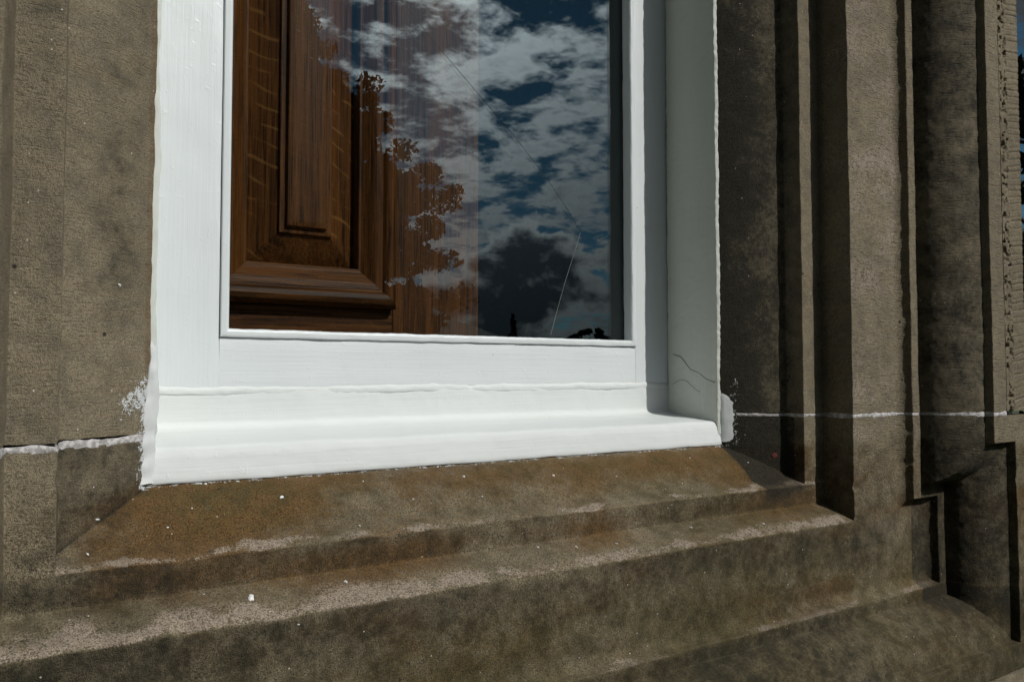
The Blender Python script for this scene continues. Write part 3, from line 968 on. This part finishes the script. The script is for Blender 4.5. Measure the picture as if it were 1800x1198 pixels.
def tooled(name, x0, x1, z0, z1, parent, cx=0.001, cz=0.0012, margin=0.024, seed=0):
    """block with a punched margin and slanting tool grooves"""
    xs = np.arange(x0, x1, cx)
    zs = np.arange(z0, z1, cz)
    X, Z = np.meshgrid(xs, zs)
    V = np.stack([X, np.full_like(X, 0.0), Z], -1).reshape(-1, 3)
    x, z = V[:, 0] - x0, V[:, 2]
    zz = z - 0.15 * (x - margin) + 0.0016 * fbm(V, (30, 1, 60), seed + 5, 3)
    per = 0.0105
    row = np.floor(zz / per)
    ph = zz / per - row
    jit = _hash(row.astype(np.int64), row.astype(np.int64) * 0, row.astype(np.int64) * 0, seed + 3)
    groove = np.exp(-((ph - 0.3 - 0.4 * jit) / 0.12) ** 2) * (0.35 + 0.65 * jit)
    pit = np.clip(vnoise(V, 210, seed + 1) - 0.18, 0, 1) * 1.2 + np.clip(vnoise(V, 130, seed + 2) - 0.25, 0, 1)
    inm = sstep(margin + 0.003, margin - 0.002, x + 0.003 * vnoise(V, 80, seed + 8)) * sstep(0.000, 0.006, x)
    dep = inm * 0.0075 * pit + (1 - inm) * 0.0017 * groove * sstep(margin - 0.001, margin + 0.004, x) + 0.0009 * fbm(V, 60, seed + 7, 3)
    V[:, 1] = WYF - 0.010 + dep
    V[:, 2] += CZ
    z0_ = np.zeros(len(V))
    return sheet(name, V, len(zs), len(xs), M_stone, parent, back=1.0, sharp=50,
                 attrs=dict(grain=z0_ + 0.3, rust=z0_ - .2, moss=z0_ - .3, wear=z0_ + 0.10, grime_shade=z0_ - 0.05, paint=z0_ - 1, tool=z0_ + 0.2))


o = tooled('ashlar_block', C + A_UP + HMAX + 0.0006, XRW, Z_J + 0.004, 0.75, house, seed=90)
o['label'] = 'tooled ashlar block with punched margin at the house corner'
# rough blocks under the sill, the piece at the right corner shows
nb = 5
for i in range(nb):
    a = SL_X0 + (SL_X1 - SL_X0) * i / nb
    b = SL_X0 + (SL_X1 - SL_X0) * (i + 1) / nb - 0.006
    tooled('ashlar_block', a, b, -0.80, -0.4765, house, 0.004, 0.004, seed=200 + i)
box('wall', -5.0, SL_X0 - 0.004, WYF, 1.15, 0.0, 4.2, M_rough, house)
box('wall', SL_X0 - 0.002, XRW - 0.004, WYF + 0.02, 1.15, 0.0, CZ - 0.806, M_rough, house)
box('wall', SL_X0 - 0.002, XRW - 0.004, WYF + 0.01, 1.15, CZ + 1.603, 4.2, M_rough, house)
box('wall', C + A_UP + HMAX + 0.004, XRW - 0.002, 1.003, 6.0, 0.0, 4.2, M_rough, house)
box('wall', C + A_UP + HMAX + 0.004, XRW - 0.002, WYF + 0.004, 1.0, CZ + 0.755, CZ + 1.60, M_rough, house)
# wall core beside the opening, behind the jamb stones
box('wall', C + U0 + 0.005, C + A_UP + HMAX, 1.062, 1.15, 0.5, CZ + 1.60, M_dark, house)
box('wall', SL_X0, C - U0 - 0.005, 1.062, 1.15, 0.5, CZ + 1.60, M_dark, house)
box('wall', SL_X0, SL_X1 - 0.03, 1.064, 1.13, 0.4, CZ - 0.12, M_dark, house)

# room behind the window
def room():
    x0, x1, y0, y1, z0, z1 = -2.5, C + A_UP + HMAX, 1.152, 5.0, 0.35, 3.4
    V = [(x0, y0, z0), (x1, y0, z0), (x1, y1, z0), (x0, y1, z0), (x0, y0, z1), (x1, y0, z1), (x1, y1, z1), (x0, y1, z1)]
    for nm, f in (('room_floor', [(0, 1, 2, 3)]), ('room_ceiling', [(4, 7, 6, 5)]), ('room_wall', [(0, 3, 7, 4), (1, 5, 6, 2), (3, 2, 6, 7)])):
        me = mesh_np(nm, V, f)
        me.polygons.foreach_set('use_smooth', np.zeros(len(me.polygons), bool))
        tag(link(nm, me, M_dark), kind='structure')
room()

# ------------------------------------------------------------------ garden, trees and hills that the glass reflects, plus unseen trees added to block skylight
R = 4000.0
k = 48
V = [(0, 0, 0)] + [(R * math.cos(2 * math.pi * i / k), R * math.sin(2 * math.pi * i / k), 0) for i in range(k)]
tag(link('ground', mesh_np('ground', V, [(0, 1 + i, 1 + (i + 1) % k) for i in range(k)]), M_grass), kind='structure')


def hills():
    az = np.radians(np.arange(-80, 141, 0.5))       # degrees to the right of the outward normal
    prof = 0.030 + 0.085 * np.exp(-((np.degrees(az) - 20) / 9.5) ** 2) + 0.03 * np.exp(-((np.degrees(az) - 75) / 22) ** 2) + 0.05 * np.exp(-((np.degrees(az) + 40) / 25) ** 2)
    P = np.stack([np.degrees(az), az * 0, az * 0], -1)
    prof = prof + 0.006 * fbm(P, 0.35, 5, 4)
    rows = []
    for rr, f in ((500, 0), (700, 0.45), (950, 0.85), (1200, 1.0), (1500, 0.7), (1900, 0.0)):
        rows.append(np.stack([rr * np.sin(az), -rr * np.cos(az), 1200 * prof * f + (0 if f else -2)], -1))
    V = np.array(rows).reshape(-1, 3)
    tag(sheet('hills', V, len(rows), len(az), M_hill), kind='structure')


hills()


def limb(p0, p1, r0, r1, n=6, k=7, sway=0.1, seed=0):
    p0, p1 = np.array(p0, float), np.array(p1, float)
    V, F = [], []
    d = (p1 - p0)
    L = np.linalg.norm(d)
    d = d / L
    s = np.cross(d, [0.3, 0.8, 0.5]); s /= np.linalg.norm(s)
    t = np.cross(d, s)
    rg = np.random.default_rng(seed)
    off = rg.standard_normal((n + 1, 2)) * sway * 0.3
    off[0] = 0
    for i in range(n + 1):
        f = i / n
        c = p0 + (p1 - p0) * f + s * off[i, 0] + t * off[i, 1]
        r = r0 + (r1 - r0) * f
        for j in range(k):
            a = 2 * math.pi * j / k
            V.append(c + (s * math.cos(a) + t * math.sin(a)) * r)
    for i in range(n):
        for j in range(k):
            F.append((i * k + j, i * k + (j + 1) % k, (i + 1) * k + (j + 1) % k, (i + 1) * k + j))
    F.append(tuple(range(n * k, n * k + k)))
    return np.array(V), F


def leaves(cent, rad, n, size, rg, droop=0.0):
    """n small bent leaf sprays scattered in each clump"""
    V, F = [], []
    C_ = np.repeat(cent, n, 0)
    Rr = np.repeat(rad, n)
    N = len(C_)
    q = rg.standard_normal((N, 3))
    q /= np.linalg.norm(q, axis=1)[:, None]
    q *= (rg.random(N) ** 0.45)[:, None]
    c = C_ + q * Rr[:, None] * np.array([1, 1, 0.75])
    a = rg.standard_normal((N, 3)); a /= np.linalg.norm(a, axis=1)[:, None]
    a[:, 2] -= droop
    b = np.cross(a, rg.standard_normal((N, 3))); b /= np.linalg.norm(b, axis=1)[:, None]
    s = size * (0.6 + 0.8 * rg.random(N))[:, None]
    nn = np.cross(a, b)
    v = np.stack([c - a * s, c + b * s * 0.6 + nn * s * 0.15, c + a * s, c - b * s * 0.6 + nn * s * 0.15], 1).reshape(-1, 3)
    f = np.arange(4 * N).reshape(-1, 4)
    return v, f


def tree(name, x, y, H, rad, label,  # envelope: optional [(height, radius)]
         shape='cone', mat=None, n_cl=260, n_lf=90, size=0.11, base=0.12, seed=0, group=None, pw=1.0, envl=None, core=0):
    rg = np.random.default_rng(seed)
    t = empty(name, (x, y, 0), label, 'tree', group)
    v, f = limb((x, y, -0.1), (x, y, H * 0.93), 0.032 * H * 0.6, 0.015, 10, 9, 0.12, seed)
    link('trunk', mesh_np('trunk', v, f), M_bark, t)
    cs, rs = [], []
    k = 0
    while len(cs) < n_cl:
        hh = base + (1 - base) * rg.random() ** (1.35 if shape == 'cone' else 0.9)
        q = (hh - base) / (1 - base)
        env = rad * ((1 - q) ** pw * 0.97 + 0.03 if shape == 'cone' else math.sqrt(max(0.02, 1 - (2 * q - 0.85) ** 2 / 1.4)))
        if envl: env = float(np.interp(hh * H, [e_[0] for e_ in envl], [e_[1] for e_ in envl]))
        an = rg.random() * 2 * math.pi
        bump_ = 1 + 0.16 * math.sin(an * 3 + seed) + 0.14 * math.sin(an * 5 + 9 * q + seed * 2) + 0.10 * math.sin(q * 40 + an)
        rr = env * (1 + (bump_ - 1) * (0.35 if envl else 1)) * (0.25 + 0.75 * rg.random() ** 0.4)
        cs.append((x + rr * math.cos(an), y + rr * math.sin(an), hh * H - 0.05 * rr))
        rs.append((0.05 + 0.055 * rg.random()) * rad * (0.35 + 0.65 * (1 - q)) + 0.03 * rad)
    cs, rs = np.array(cs), np.array(rs)
    if envl: rs = rs * 0.42
    v, f = leaves(cs, rs, n_lf, size, rg, 0.25)
    if core:                                       # deeper, larger sprays that close the heart of the crown
        ci = np.array([x, y, 0]) + (cs[:core] - np.array([x, y, 0])) * np.array([0.85, 0.85, 0.985])
        v2, f2 = leaves(ci, rs[:core] * 1.7, 40, size * 3.0, rg, 0.25)
        f = np.concatenate([f, f2 + len(v)])
        v = np.concatenate([v, v2])
    tag(link('crown', mesh_np('crown', v, f), mat or M_leaf, t), kind='stuff')
    LV, LF, off = [], [], 0
    for i in range(0, len(cs), 6):
        c = cs[i]
        v, f = limb((x, y, max(0.08 * H, c[2] - 0.35 * math.hypot(c[0] - x, c[1] - y))), c, 0.05 * H / 10, 0.008, 4, 5, 0.15, seed + i)
        LV.append(v)
        LF += [tuple(a + off for a in fc) for fc in f]
        off += len(v)
    tag(link('limbs', mesh_np('limbs', np.concatenate(LV), LF), M_bark, t), kind='stuff')
    return t


def mirror_place(px, dist):
    """place on the ground that the glass mirrors at photo column px, dist metres from the mirrored eye"""
    th = math.radians(YAW) + math.atan((px - 900) / 1400.0)
    return dist * math.sin(th), 2.04 - dist * math.cos(th)


x, y = 14.5 * math.sin(math.radians(7.5)), 2.04 - 14.5 * math.cos(math.radians(7.5))
tree('garden_tree', x, y, 11.6, 5.9, 'large dark pyramid shaped tree reflected in the left half of the glass', n_cl=2600, n_lf=130, size=0.044, base=0.06, seed=4,
     envl=[(0.5, 4.9), (2.5, 5.3), (3.5, 5.4), (4.6, 5.15), (5.5, 4.7), (6.5, 3.9), (7.75, 2.9), (9.5, 1.4), (11.6, 0.1)], core=2600)
tree('garden_tree', -9.5, -9.0, 9.5, 4.6, 'unseen broad leafy tree added left of the window to block skylight', 'round', n_cl=260, n_lf=70, size=0.16, seed=8)  # this and the next two: unseen, added to keep skylight off the reveal
tree('garden_tree', -15.5, -3.0, 10.0, 4.8, 'unseen leafy tree added further left of the window to block skylight', 'round', n_cl=240, n_lf=70, size=0.17, seed=12)
tree('garden_tree', -6.0, -18.0, 12.0, 5.5, 'unseen tall leafy tree added at the back left to block skylight', 'round', n_cl=240, n_lf=70, size=0.19, seed=15)
x, y = mirror_place(897, 70)
tree('conifer', x, y, 6.4, 1.0, 'small pointed conifer reflected near the bottom of the glass', n_cl=120, n_lf=40, size=0.12, base=0.05, seed=21, mat=M_needle)
for i, (px_, dst, hh, rd) in enumerate(((850, 85, 4.6, 4.0), (935, 80, 4.9, 3.4), (960, 82, 4.4, 3.6), (1005, 78, 4.9, 3.8), (1045, 76, 5.4, 4.2), (1090, 80, 5.0, 4.2))):
    x, y = mirror_place(px_, dst)
    tree('shrub', x, y, hh, rd, ('rounded dark shrub on the skyline at the foot of the reflected hill', 'rounded dark shrub just right of the reflected conifer',
         'low dark shrub left of the glass crack foot', 'dark shrub reflected just right of the crack foot', 'tallest rounded shrub reflected near the right edge of the glass',
         'wide dark shrub at the right end of the reflected hedge line')[i], 'round', mat=M_needle, n_cl=90, n_lf=36, size=0.24, base=0.04, seed=40 + i, group='far shrubs in the reflection')
# evergreen seen past the house corner
th = math.radians(67.6)
tree('evergreen_tree', 9.0 * math.sin(th), 9.0 * math.cos(th), 4.35, 1.7, 'dark evergreen tree beyond the corner of the house at the right edge', 'round', mat=M_needle, n_cl=200, n_lf=80, size=0.09, base=0.02, seed=31)
